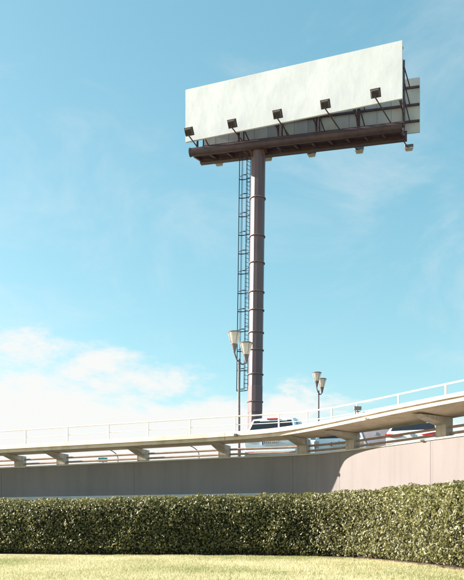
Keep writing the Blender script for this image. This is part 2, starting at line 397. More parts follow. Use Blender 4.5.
# two weathered rails in each bay
def run(q0, q1, off, zf, r, m, name, par, step=0.3):
    bm = bmesh.new(); n = max(2, int((q1 - q0) / step) + 1)
    prof = [(off + r * math.cos(2 * math.pi * k / 8), (lambda d: (lambda X: zf(X) + d))(r * math.sin(2 * math.pi * k / 8))) for k in range(8)]
    bm.free()
    return child(obj(name, sweep(wallc, prof, q0, q1, step), m, smooth=False), par)
for a, b in zip(pier_s[:-1], pier_s[1:]):
    for d in (0.105, 0.26):
        run(a + 0.17, b - 0.17, PO - 0.03, (lambda dd: lambda X: zt(X) + dd)(d), 0.034, 'rail_brown', 'guard_rail', walk)
# railing
RO = 0.20
rail = run(0, wallc.L, RO, lambda X: zt(X) + 1.25, 0.022, 'rail_white', 'railing', walk)
def sub(o, par):
    o.parent = par; o.matrix_parent_inverse = Matrix.Translation(-walk.location); 
    o.matrix_parent_inverse = Matrix(); return o
def child2(o, part):             # sub-part of a part built in world coordinates (part sits at its thing's origin offset)
    o.parent = part; return o
mid = run(0, wallc.L, RO, lambda X: zt(X) + 0.98, 0.012, 'rail_white', 'middle_rail', walk)
mid.parent = rail; mid.matrix_parent_inverse = Matrix()
ps = [wallc.from_px(x, RO) for x in (25.5, 67.5, 109, 148, 190, 235, 279, 307, 332, 357, 398.5, 446)]
ps = [ps[0] - 1.5 * k for k in range(6, 0, -1)] + ps + [ps[-1] + 1.25 * k for k in range(1, 7)]
for q in ps:
    X = wallc.P(q).x; c = wallc.at(q, RO)
    bm = bmesh.new(); z0 = zt(X) + 0.652 + lift(X) - 0.055 * sstep(2, 5, X); z1 = zt(X) + 1.228
    box(bm, (c.x, c.y, (z0 + z1) / 2), (0.042, 0.042, z1 - z0), math.atan2(wallc.T(q).y, wallc.T(q).x), 0.006)
    box(bm, (c.x, c.y, z0 + 0.006), (0.11, 0.11, 0.011), math.atan2(wallc.T(q).y, wallc.T(q).x))
    o = obj('railing_post', bm, 'rail_white'); o.parent = rail

# small fittings on the walkway
def fitting(px, dz, s, m, label):
    q = wallc.from_px(px, OV); X = wallc.P(q).x; c = wallc.at(q, OV + 0.012, zt(X) + dz + lift(X)); r = math.atan2(wallc.T(q).y, wallc.T(q).x)
    bm = bmesh.new(); box(bm, c, (s, 0.07, s * 0.8), r, 0.008); box(bm, c - wallc.N(q) * 0.02, (s * 1.3, 0.03, s * 0.3), r)
    o = obj('junction_box', bm, m); o['label'] = label; o['category'] = 'junction box'
fitting(365, 0.40, 0.10, 'rail_white', 'small white box under the deck edge above the grey van')
fitting(236, 0.52, 0.10, 'holder', 'small dark box on the deck edge below the nearer twin street lamp')
q = wallc.from_px(357, RO); X = wallc.P(q).x; c = wallc.at(q, RO + 0.06); z = zt(X) + 1.10
bm = bmesh.new(); r = math.atan2(wallc.T(q).y, wallc.T(q).x)
box(bm, (c.x + 0.05, c.y, z), (0.22, 0.10, 0.10), 0.2, 0.012); box(bm, (c.x + 0.13, c.y, z - 0.10), (0.26, 0.05, 0.03), 0.2)
bar(bm, (c.x, c.y, z - 0.16), (c.x, c.y, z), 0.03, 0.03)
o = obj('railing_box', bm, 'holder'); o['label'] = 'small grey box bracketed to a post of the white railing'; o['category'] = 'box'

# ------------------------------------------------------------------ hedge
hedge = empty('hedge', hedgec.at(hedgec.from_px(232), -0.6, 0), 'long clipped evergreen hedge curving towards the camera at the right', 'hedge')
HT, HD = 1.60, 1.15
def foliage():
    N = 125000
    q = np.random.rand(N) ** 0.85 * hedgec.L
    # perimeter of cross-section: front (bottom->top), top, back
    per = HT + HD + HT * 0.6
    u = np.random.rand(N) * per
    off = np.zeros(N); z = np.zeros(N); no = np.zeros(N); nz = np.zeros(N)
    f = u < HT; tmask = (u >= HT) & (u < HT + HD); k = u >= HT + HD
    z[f] = u[f]; no[f] = 1
    off[tmask] = -(0.19 + (u[tmask] - HT) / HD * (HD - 0.19)); z[tmask] = HT; nz[tmask] = 1
    off[k] = -HD; z[k] = HT - (u[k] - HT - HD); no[k] = -1
    # round the shoulders
    e = 0.28
    sh = f & (z > HT - e); off[sh] -= (z[sh] - HT + e) ** 2 / e * 0.7; nz[sh] = (z[sh] - HT + e) / e
    lowm = f & (z < 0.22); off[lowm] -= (0.22 - z[lowm]) * 1.1
    depth = np.random.rand(N) ** 1.4 * 0.28 - 0.06
    px = np.interp(q, hedgec.s, hedgec.p[:, 0]); py = np.interp(q, hedgec.s, hedgec.p[:, 1])
    tx = np.interp(q, hedgec.s, hedgec.t[:, 0]); ty = np.interp(q, hedgec.s, hedgec.t[:, 1])
    lump = np.array([noise.noise(Vector((a * 1.3, b, c * 1.3))) * 0.10 + noise.noise(Vector((a * 4, b + 9, c * 4))) * 0.07 for a, b, c in zip(q, off * 2, z)])
    d = lump - depth
    off2 = off + no * d; z2 = np.maximum(0.07, z + nz * d * 0.8)
    z2 *= np.interp(q / hedgec.L, [0, 0.25, 0.6, 0.75, 0.86, 1], [0.93, 0.945, 1.005, 0.99, 0.92, 0.88])
    pos = np.stack([px + ty * off2, py - tx * off2, z2], 1)
    nor = np.stack([ty * no, -tx * no, nz], 1)
    nor += np.random.normal(0, 0.85, (N, 3)); nor[:, 2] += 0.22; nor[:, 0] -= 0.45
    nor /= np.linalg.norm(nor, axis=1)[:, None]
    # leaf axis: mostly up/outward
    ax = np.random.normal(0, 0.7, (N, 3)); ax[:, 2] += 0.5
    ax -= nor * np.sum(ax * nor, 1)[:, None]; ax /= np.linalg.norm(ax, axis=1)[:, None]
    sd_ = np.cross(nor, ax)
    Ln = np.random.uniform(0.040, 0.088, N)[:, None]; Wd = Ln * np.random.uniform(0.24, 0.36, N)[:, None]
    curl = np.random.uniform(-0.1, 0.25, N)[:, None]
    v = np.empty((N, 6, 3))
    v[:, 0] = pos - ax * Ln * 0.5
    v[:, 1] = pos - ax * Ln * 0.08 - sd_ * Wd + nor * Wd * 0.35
    v[:, 2] = pos - ax * Ln * 0.08 + sd_ * Wd + nor * Wd * 0.35
    v[:, 3] = pos + ax * Ln * 0.02
    v[:, 4] = pos + ax * Ln * 0.5 - nor * Ln * curl
    v = v[:, :5]
    faces = np.array([[0, 3, 1], [0, 2, 3], [1, 3, 4], [3, 2, 4]])
    idx = (np.arange(N) * 5)[:, None, None] + faces[None]
    me = bpy.data.meshes.new('foliage')
    nf = N * 4
    me.vertices.add(N * 5); me.vertices.foreach_set('co', v.reshape(-1))
    me.loops.add(nf * 3); me.loops.foreach_set('vertex_index', idx.reshape(-1).astype(np.int32))
    me.polygons.add(nf); me.polygons.foreach_set('loop_start', np.arange(nf, dtype=np.int32) * 3)
    me.polygons.foreach_set('use_smooth', np.ones(nf, dtype=bool))
    me.update(calc_edges=True)
    patch = np.array([noise.noise(Vector((a * 0.7, 3, c * 0.9))) for a, c in zip(q, z)])
    tone = np.clip(np.random.beta(2.0, 2.6, N) + patch * 0.22, 0, 1)
    young = np.random.rand(N) < 0.05; tone[young] = np.random.uniform(0.85, 1.0, young.sum())
    at = me.attributes.new('tone', 'FLOAT', 'FACE'); at.data.foreach_set('value', np.repeat(tone, 4))
    return me
def hz(q): return float(np.interp(q / hedgec.L, [0, 0.25, 0.6, 0.75, 0.86, 1], [0.93, 0.945, 1.005, 0.99, 0.92, 0.88]))
fo = child(obj('foliage', foliage(), 'leaf'), hedge); fo['kind'] = 'stuff'
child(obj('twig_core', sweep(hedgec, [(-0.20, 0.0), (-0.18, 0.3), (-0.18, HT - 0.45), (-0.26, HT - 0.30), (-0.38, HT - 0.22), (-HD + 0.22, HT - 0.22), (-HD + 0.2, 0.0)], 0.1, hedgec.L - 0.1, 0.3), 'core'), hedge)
for k in range(46):
    q = 3.5 + k * (hedgec.L - 4.5) / 46 + random.uniform(-0.1, 0.1)
    b = hedgec.at(q, -0.30 + random.uniform(-0.06, 0.06), 0.0)
    bm = bmesh.new()
    top = b + Vector((random.uniform(-0.08, 0.08), random.uniform(-0.05, 0.08), 0.3))
    tube(bm, b + Vector((0, 0, -0.02)), top, 0.018, 0.010, 6)
    tube(bm, b + Vector((0, 0, 0.05)), top + Vector((random.uniform(-0.2, 0.2), 0.03, -0.02)), 0.011, 0.006, 5)
    child(obj('stem', bm, 'stem'), hedge)

# ------------------------------------------------------------------ grass on the lawn
def grass():
    N = 170000
    D = np.sqrt(np.random.uniform(8.5 ** 2, 20.2 ** 2, N)); X = np.random.uniform(-0.36, 0.36, N) * D
    # keep in front of the hedge: polyline of the front face
    yl = np.interp(X, hedgec.p[:, 0], hedgec.p[:, 1], right=0)
    xl = np.interp(-D, -hedgec.p[:, 1], hedgec.p[:, 0])
    keep = (D < 20.3) & ((X < -1.0) & (D < yl - 0.02) | (X >= -1.0) & (D < yl - 0.02))
    D, X = D[keep], X[keep]; N = len(D)
    h = np.random.uniform(0.018, 0.05, N); w = np.random.uniform(0.003, 0.007, N)
    big = np.array([noise.noise(Vector((a * 0.5, b * 0.35, 0))) for a, b in zip(X, D)])
    mid_ = np.array([noise.noise(Vector((a * 2.2, b * 1.6, 5))) for a, b in zip(X, D)])
    h *= 1 + 0.5 * mid_
    ang = np.random.rand(N) * math.pi
    lean = np.random.normal(0, 0.45, (N, 2)) * h[:, None]
    v = np.zeros((N, 3, 3))
    v[:, 0, 0] = X - np.cos(ang) * w; v[:, 0, 1] = D - np.sin(ang) * w
    v[:, 1, 0] = X + np.cos(ang) * w; v[:, 1, 1] = D + np.sin(ang) * w
    v[:, 2, 0] = X + lean[:, 0]; v[:, 2, 1] = D + lean[:, 1]; v[:, 2, 2] = h
    me = bpy.data.meshes.new('grass')
    me.vertices.add(N * 3); me.vertices.foreach_set('co', v.reshape(-1))
    me.loops.add(N * 3); me.loops.foreach_set('vertex_index', np.arange(N * 3, dtype=np.int32))
    me.polygons.add(N); me.polygons.foreach_set('loop_start', np.arange(N, dtype=np.int32) * 3)
    me.update(calc_edges=True)
    tone = np.clip(0.50 + big * 0.55 + mid_ * 0.25 + np.random.normal(0, 0.16, N), 0, 1)
    at = me.attributes.new('tone', 'FLOAT', 'FACE'); at.data.foreach_set('value', tone)
    return me
g = obj('grass', grass(), 'grass'); g['kind'] = 'stuff'; g['label'] = 'short dry yellow green turf in front of the hedge'; g['category'] = 'grass'

# ------------------------------------------------------------------ billboard
ZP = 29.2                                           # top of the front beam above the eye
col_top = pt(258.3, 0, 57.0); col_top.z = EYE + 28.62
col_bot = pt(253.9, 0, 57.0); col_bot.z = ROAD - 0.02
bill = empty('billboard', (col_bot.x, col_bot.y, ROAD), 'tall blank white billboard on a single dark steel column with floodlights', 'billboard')
def bchild(name, bm, m, smooth=False): return child(obj(name, bm, m, smooth=smooth), bill)
def bsub(name, bm, m, part, smooth=False):
    o = obj(name, bm, m, smooth=smooth); o.parent = part; return o
def autosm(o, ang=35):
    me = o.data
    for p in me.polygons: p.use_smooth = True
    a = me.attributes.get('sharp_edge') or me.attributes.new('sharp_edge', 'BOOLEAN', 'EDGE')
    bm = bmesh.new(); bm.from_mesh(me)
    vals = [len(e.link_faces) != 2 or e.calc_face_angle(0) > R(ang) for e in bm.edges]
    bm.free(); a.data.foreach_set('value', vals)
    return o
ux = (col_top - col_bot) / (col_top.z - col_bot.z)
def colat(zrel): return col_bot + ux * (EYE + zrel - col_bot.z)
CR = 0.545
def facets(bm, a, b, r, n=12):                     # folded-plate steel shaft, twelve flat sides
    A, B = [], []
    for k in range(n):
        t = R(-120 + 360 / n * k); d = Vector((math.cos(t), math.sin(t), 0)) * r
        A.append(bm.verts.new(a + d)); B.append(bm.verts.new(b + d))
    for k in range(n): bm.faces.new((A[k], A[(k + 1) % n], B[(k + 1) % n], B[k]))
    bm.faces.new(A[::-1]); bm.faces.new(B)
bm = bmesh.new(); facets(bm, col_bot, col_top, CR)
column = bchild('column', bm, 'column')
for y in (199, 237, 263.6, 292.6, 310.7, 333, 350.5, 374.7, 402):
    zr = (HOR - y) * 57.0 / F
    bm = bmesh.new(); c = colat(zr)
    tube(bm, c - ux * 0.03, c + ux * 0.03, CR + 0.07, seg=40)
    for k in range(24):
        a = k * math.pi / 12; b = c + Vector((math.cos(a) * (CR + 0.04), math.sin(a) * (CR + 0.04), 0))
        tube(bm, b - ux * 0.05, b + ux * 0.05, 0.014, seg=6)
    autosm(bsub('flange_ring', bm, 'flange', column))
bm = bmesh.new(); c = colat((HOR - 398) * 57.0 / F)
facets(bm, c - ux * 1.1, c + ux * 0.9, CR + 0.012)
sl = bsub('column_sleeve', bm, 'lamp_light', column); sl.data.materials[0] = mat('column_paint_faded', (0.17, 0.112, 0.126), 0.55, (0.145, 0.094, 0.108), 1.0, 8)
# beams
fl, fr = pz(190, 148.5, ZP), pz(402, 122.5, ZP)
fl.z = fr.z = EYE + ZP - 0.31
rl, rr = pz(200.5, 164, 28.58), pz(407, 140, 28.58)
rl.z = rr.z = EYE + 28.58 + 0.28
bd = (fr - fl).normalized(); bnrm = Vector((bd.y, -bd.x, 0))      # towards the camera
bm = bmesh.new(); tube(bm, fl, fr, 0.31, seg=24)
tube(bm, fl - bd * 0.02, fl + bd * 0.06, 0.335, seg=24); tube(bm, fr - bd * 0.06, fr + bd * 0.02, 0.335, seg=24)
fbeam = autosm(bchild('front_beam', bm, 'steel'))
bm = bmesh.new(); bar(bm, rl, rr, 0.34, 0.56)
for k in range(2): bar(bm, rl + Vector((0, 0, 0.28 - 0.56 * k)), rr + Vector((0, 0, 0.28 - 0.56 * k)), 0.44, 0.03)
rbeam = bchild('rear_beam', bm, 'steel')
# cross members and catwalk plates between the beams
def bpt(t, w, z):         # t along beam 0..1, w: 0 front beam, 1 rear beam
    v = fl.lerp(fr, t).lerp(rl.lerp(rr, t), w); v.z = EYE + z; return v
tc = (col_top - fl).dot(bd) / (fr - fl).length
for k in range(13):
    t = 0.01 + 0.98 * k / 12
    bm = bmesh.new(); bar(bm, bpt(t, 0.22, 28.72), bpt(t, 0.86, 28.78), 0.14, 0.18)
    bchild('cross_beam', bm, 'steel')
edges = [0.004, tc - 0.085, tc - 0.035, tc + 0.035, tc + 0.085, 0.996]
def plate(t0, t1):
    n = max(1, round((t1 - t0) * 12))
    for i in range(n):
        a = t0 + (t1 - t0) * i / n + 0.0015; b = t0 + (t1 - t0) * (i + 1) / n - 0.0015
        bm = bmesh.new()
        vs = []
        for z in (28.88, 28.92):
            vs.append([bm.verts.new(bpt(t, w, z)) for t, w in ((a, 0.2), (b, 0.2), (b, 0.86), (a, 0.86))])
        bm.faces.new(vs[0]); bm.faces.new(vs[1])
        for j in range(4): bm.faces.new((vs[0][j], vs[0][(j + 1) % 4], vs[1][(j + 1) % 4], vs[1][j]))
        bchild('catwalk_plate', bm, 'steel')
plate(0.004, tc - 0.125); plate(tc - 0.055, tc + 0.05); plate(tc + 0.10, 0.996)
# saddle on top of the column
bm = bmesh.new(); ang = math.atan2(bd.y, bd.x)
cs = col_top.copy()
box(bm, cs + Vector((0, 0, 0.05)), (1.35, 1.55, 0.08), ang, 0.01)
for s in (-1, 1):
    box(bm, cs + bd * s * 0.5 + Vector((0, 0, 0.2)), (0.06, 0.72, 0.34), ang)
    for w in (-1, 1):
        box(bm, cs + bd * s * 0.3 + bnrm * w * 0.3 + Vector((0, 0, -0.25)), (0.05, 0.5, 0.5), ang + s * w * 0.7)
bchild('saddle', bm, 'rust')
# front panel
ZB, PH = 29.42, 4.0
A, B = pt(186.3, 0, 57.2), pt(402.8, 0, 51.4)
pd = (B - A); pd.z = 0; plen = pd.length; pd.normalize(); pn = Vector((pd.y, -pd.x, 0))
def ppt(u, z, off=0): v = A + pd * (u * plen) + pn * off; v.z = EYE + ZB + z; return v
pr = math.atan2(pd.y, pd.x)
def slab_on(P0, d, n, L, z0, z1, o0, o1):      # a box on a vertical plane
    bm = bmesh.new(); v = []
    for o in (o0, o1):
        for (s_, z) in ((0, z0), (L, z0), (L, z1), (0, z1)):
            w = P0 + d * s_ + n * o; w.z = z; v.append(bm.verts.new(w))
    for f in ((3, 2, 1, 0), (4, 5, 6, 7), (0, 1, 5, 4), (1, 2, 6, 5), (2, 3, 7, 6), (3, 0, 4, 7)): bm.faces.new([v[i] for i in f])
    return bm
face = None
bm = slab_on(A, pd, pn, plen, EYE + ZB, EYE + ZB + PH, 0.0, 0.16)
bmesh.ops.bevel(bm, geom=list(bm.edges), offset=0.02, segments=2, affect='EDGES')
face = bchild('front_panel', bm, 'vinyl'); face['label'] = 'blank white advertising face'
for k in range(11):         # ribs on the hidden side of the face
    u = 0.02 + 0.96 * k / 10
    bm = slab_on(A + pd * (u * plen), pd, pn, 0.06, EYE + ZB + 0.05, EYE + ZB + PH - 0.05, -0.10, -0.002)
    bsub('rib', bm, 'steel', face)
for z in (0.35, 2.0, 3.6):
    bm = slab_on(A, pd, pn, plen, EYE + ZB + z, EYE + ZB + z + 0.12, -0.22, -0.102); bsub('stringer', bm, 'steel', face)
# rear panel seen from behind
Cr = pt(420, 0, 55.5); Cl = pt(203, 0, 59.35)
Cr.z = Cl.z = 0
rd = (Cr - Cl); rlen = rd.length; rd.normalize(); rn = Vector((rd.y, -rd.x, 0))
ZR, RH = 29.38, 4.06
nS = 16; rear = None
for k in range(nS):
    bm = slab_on(Cl + rd * (k * rlen / nS + 0.012), rd, rn, rlen / nS - 0.024, EYE + ZR, EYE + ZR + RH, -0.05, random.uniform(-0.012, 0.0))
    bchild('panel_sheet', bm, random.choice(['sheet', 'sheet', 'sheet2', 'sheet3']))
bm = slab_on(Cl, rd, rn, rlen, EYE + ZR + 0.02, EYE + ZR + RH - 0.02, -0.16, -0.055)
bchild('rear_panel_face', bm, 'vinyl')
for zf in (0.82, 0.50, 0.20):
    bm = slab_on(Cl, rd, rn, rlen - 0.04, EYE + ZR + RH * zf - 0.07, EYE + ZR + RH * zf + 0.07, 0.005, 0.14)
    bchild('panel_rail', bm, 'steel')
# frames: uprights on the front beam, braced to the rear panel
for i, (t, lean) in enumerate(((0.035, 1), (0.24, 1), (0.43, 1), (0.61, 1), (0.80, 1), (1.006, 1))):
    b0 = bpt(t, 0.05, 28.9); top = b0.copy(); top.z = EYE + ZR + RH + 0.25
    bm = bmesh.new(); bar(bm, b0, top, 0.15, 0.15)
    # upright against the rear panel
    r0 = Cl + rd * ((b0 - Cl).dot(rd)); r0 = r0 + rn * 0.22
    r0b = r0.copy(); r0b.z = EYE + 28.9; r0t = r0.copy(); r0t.z = EYE + ZR + RH
    up = bchild('upright', bm, 'steel')
    bm = bmesh.new(); bar(bm, r0b + bd * 0.01, r0t + bd * 0.01, 0.11, 0.11)
    for (za, zb_) in ((1.55, 0.82), (0.85, 0.50), (0.5, 0.2)):
        pa = b0.copy(); pa.z = EYE + ZR + RH * min(0.98, zb_ + 0.22)
        pb = r0 + bd * 0.42; pb.z = EYE + ZR + RH * zb_
        bar(bm, pa, pb, 0.07, 0.07)
    bsub('brace', bm, 'steel', up)
    # arm out to the front panel
    u = max(0.01, min(0.99, (b0 - A).dot(pd) / plen))
    for z in (0.41, 2.06, 3.66):
        bm = bmesh.new(); pa = b0.copy(); pa.z = EYE + ZB + z
        pb = ppt(u, 0, -0.22); pb.z = EYE + ZB + z
        bar(bm, pa, pb, 0.09, 0.09); bsub('outrigger', bm, 'steel', up)
    bm = bmesh.new(); pa = b0.copy(); pa.z = EYE + 29.25; pb = ppt(u, 1.9, -0.22)
    bar(bm, pa, pb, 0.07, 0.07); bsub('outrigger_strut', bm, 'steel', up)
# floodlights in front
def floodlight(base, end, face_dir, m, rise, white=False):
    bm = bmesh.new(); path(bm, [base, end + Vector((0, 0, rise * 0.45))], 0.045, 8)
    box(bm, base - Vector((0, 0, 0.05)), (0.2, 0.2, 0.05))
    arm = bchild('floodlight', bm, 'lamp_dark')
    fd = face_dir.normalized()
    up_ = Vector((0, 0, 1)); d = (fd * 0.72 + up_ * 0.55).normalized()     # the light looks up at the face
    q = d.to_track_quat('Z', 'Y').to_matrix().to_4x4()
    c = end + Vector((0, 0, rise))
    bm = bmesh.new()
    r = bmesh.ops.create_cube(bm, size=1.0); T = Matrix.Translation(c) @ q
    for v in r['verts']:
        k = 1.0 if v.co.z > 0 else 0.78
        v.co = Vector((v.co.x * 0.64 * k, v.co.y * 0.52 * k, v.co.z * 0.30))
    bmesh.ops.bevel(bm, geom=list(bm.edges), offset=0.03, segments=2, affect='EDGES')
    for k in range(5):
        box(bm, Vector((-0.2 + 0.1 * k, 0, -0.17)), (0.015, 0.34, 0.06))
    box(bm, Vector((0, 0, 0.15)), (0.70, 0.58, 0.035))
    bmesh.ops.transform(bm, matrix=T, verts=bm.verts)
    bar(bm, end + Vector((0, 0, rise * 0.4)), c - d * 0.12, 0.10, 0.05)
    bsub('housing', bm, m, arm)
    bm = bmesh.new(); box(bm, Vector((0, 0, 0.175)), (0.58, 0.46, 0.012)); bmesh.ops.transform(bm, matrix=T, verts=bm.verts)
    bsub('lens', bm, 'glass', arm)
ZA = 29.22
for (hx, hy, ex, ey, bx_, by_) in ((188, 132, 188.6, 138.2, 196.5, 145.5), (231, 124, 231.7, 130, 241.5, 138.5), (276.5, 114.5, 277.2, 121, 288, 132), (324.5, 104.5, 325, 111.5, 339.5, 128), (375, 93.5, 375.3, 101, 391, 122)):
    e = pz(ex, ey, ZA); b = pz(bx_, by_, ZA)
    # foot of the arm on the beam axis
    t = (b - fl).dot(bd); b2 = fl + bd * t; b2.z = EYE + ZP + 0.03
    floodlight(b2, e, -pn, 'lamp_dark', (ey - hy) / F * e.y)
for (hx, hy) in ((220, 161.5), (269, 156.5), (312.5, 152.5), (360, 149), (409.5, 146.5)):
    e = pz(hx - 0.5, hy + 3.6, 28.70)
    t = (e - rl).dot(bd) - 0.55; b2 = rl + bd * t; b2.z = EYE + 28.78
    floodlight(b2, e, rn, 'lamp_light', 0.16)
# ladder with safety cage on the column's sunny side
la = Vector((-0.76, 0.65, 0)); lt = Vector((0.65, 0.76, 0))         # outward direction, rung direction
def lpt(zrel, o, s): return colat(zrel) + la * o + lt * s
Z0, Z1 = (HOR - 388) * 57 / F, 28.5
bm = bmesh.new()
for s in (-0.22, 0.22): bar(bm, lpt(Z0, CR + 0.40, s), lpt(Z1, CR + 0.40, s), 0.06, 0.045)
k = Z0 + 0.15
while k < Z1: tube(bm, lpt(k, CR + 0.40, -0.22), lpt(k, CR + 0.40, 0.22), 0.018, seg=6); k += 0.31
zz = Z0 + 0.4
while zz < Z1:
    for s in (-0.22, 0.22): bar(bm, lpt(zz, CR - 0.06, s), lpt(zz, CR + 0.40, s), 0.04, 0.04)
    zz += 2.2
ladder = bchild('ladder', bm, 'ladder')
hoop_y = [388, 367.4, 347.6, 327.5, 307, 288.5, 268.5, 248, 229, 210, 191, 172]
def hp(zr, a): return lpt(zr, CR + 0.40 + 0.40 + 0.0 - 0.40 * math.cos(a) + 0.0, 0.38 * math.sin(a))
for y in hoop_y:
    zr = (HOR - y) * 57 / F
    bm = bmesh.new()
    pts = [lpt(zr, CR + 0.40, -0.22)] + [lpt(zr, CR + 0.55 + 0.74 * math.sin(math.pi * j / 10), -0.36 * math.cos(math.pi * j / 10)) for j in range(11)] + [lpt(zr, CR + 0.40, 0.22)]
    for a_, b_ in zip(pts[:-1], pts[1:]): bar(bm, a_, b_, 0.018, 0.07)
    bsub('cage_hoop', bm, 'ladder', ladder)
for j in (1, 3, 5, 7, 9):
    a0 = math.pi * j / 10
    bm = bmesh.new(); bar(bm, lpt(Z0 + 0.02, CR + 0.55 + 0.74 * math.sin(a0), -0.36 * math.cos(a0)), lpt(28.65, CR + 0.55 + 0.74 * math.sin(a0), -0.36 * math.cos(a0)), 0.035, 0.035)
    bsub('cage_bar', bm, 'ladder', ladder)

# ------------------------------------------------------------------ street lamps
def street_lamp(px, D, heads, label, sc=1.0):
    base = pt(px, 0, D); base.z = ROAD
    L = empty('street_lamp', tuple(base), label, 'street lamp', 'twin headed street lamps beyond the walkway')
    def lc(name, bm, m, par=None, sm=False):
        o = obj(name, bm, m, smooth=sm)
        o.parent = par or L
        if par is None: o.matrix_parent_inverse = Matrix.Translation(-L.location)
        return o
    tops = [pt(hx, hy, D) for hx, hy in heads]
    jz = min(t.z for t in tops) - 0.95 * sc
    bm = bmesh.new()
    tube(bm, base, (base.x, base.y, base.z + 1.1), 0.10 * sc, 0.09 * sc, 14); tube(bm, (base.x, base.y, base.z + 1.1), (base.x, base.y, jz), 0.062 * sc, 0.052 * sc, 14)
    tube(bm, base, base + Vector((0, 0, 0.03)), 0.2 * sc, seg=14)
    tube(bm, (base.x, base.y, jz - 0.10), (base.x, base.y, jz + 0.1), 0.075 * sc, 0.05 * sc, 14)
    autosm(lc('pole', bm, 'post'))
    for k, t in enumerate(tops):
        t = t.copy(); t.y += (-0.22, 0.22)[k % 2]
        bm = bmesh.new(); j = Vector((base.x, base.y, jz - 0.02)); e = Vector((t.x, t.y, t.z - 0.92 * sc))
        mids = [j, j.lerp(e, 0.45) + Vector((0, 0, -0.10)), j.lerp(e, 0.85) + Vector((0, 0, -0.06)), e]
        path(bm, mids, 0.035 * sc, 8); lc('arm', bm, 'post')
        # tapered holder, glass bowl widening upward, flat cap
        bm = bmesh.new(); lathe(bm, [(0.05 * sc, -0.96 * sc), (0.085 * sc, -0.82 * sc), (0.135 * sc, -0.60 * sc), (0.15 * sc, -0.58 * sc)], t, 16); hd = autosm(lc('lamp_head', bm, 'holder'))
        bm = bmesh.new(); lathe(bm, [(0.145 * sc, -0.59 * sc), (0.165 * sc, -0.54 * sc), (0.285 * sc, -0.09 * sc)], t, 20); o = autosm(lc('glass_bowl', bm, 'lampglass', hd))
        bm = bmesh.new(); lathe(bm, [(0.30 * sc, -0.09 * sc), (0.31 * sc, -0.06 * sc), (0.27 * sc, -0.03 * sc), (0.10 * sc, 0.0)], t, 20); autosm(lc('cap', bm, 'holder', hd))
        for a in range(4):
            bm = bmesh.new(); ca, sa = math.cos(a * math.pi / 2 + 0.5), math.sin(a * math.pi / 2 + 0.5)
            bar(bm, t + Vector((0.17 * sc * ca, 0.17 * sc * sa, -0.56 * sc)), t + Vector((0.295 * sc * ca, 0.295 * sc * sa, -0.08 * sc)), 0.014, 0.014); lc('bowl_rib', bm, 'holder', hd)
street_lamp(239, 30.0, [(234.3, 332.5), (246.2, 340.5)], 'nearer twin headed street lamp standing in front of the billboard column', 0.88)
street_lamp(318.5, 38.0, [(316.2, 372.8), (322.3, 377.3)], 'farther twin headed street lamp standing alone right of the billboard column', 0.80)

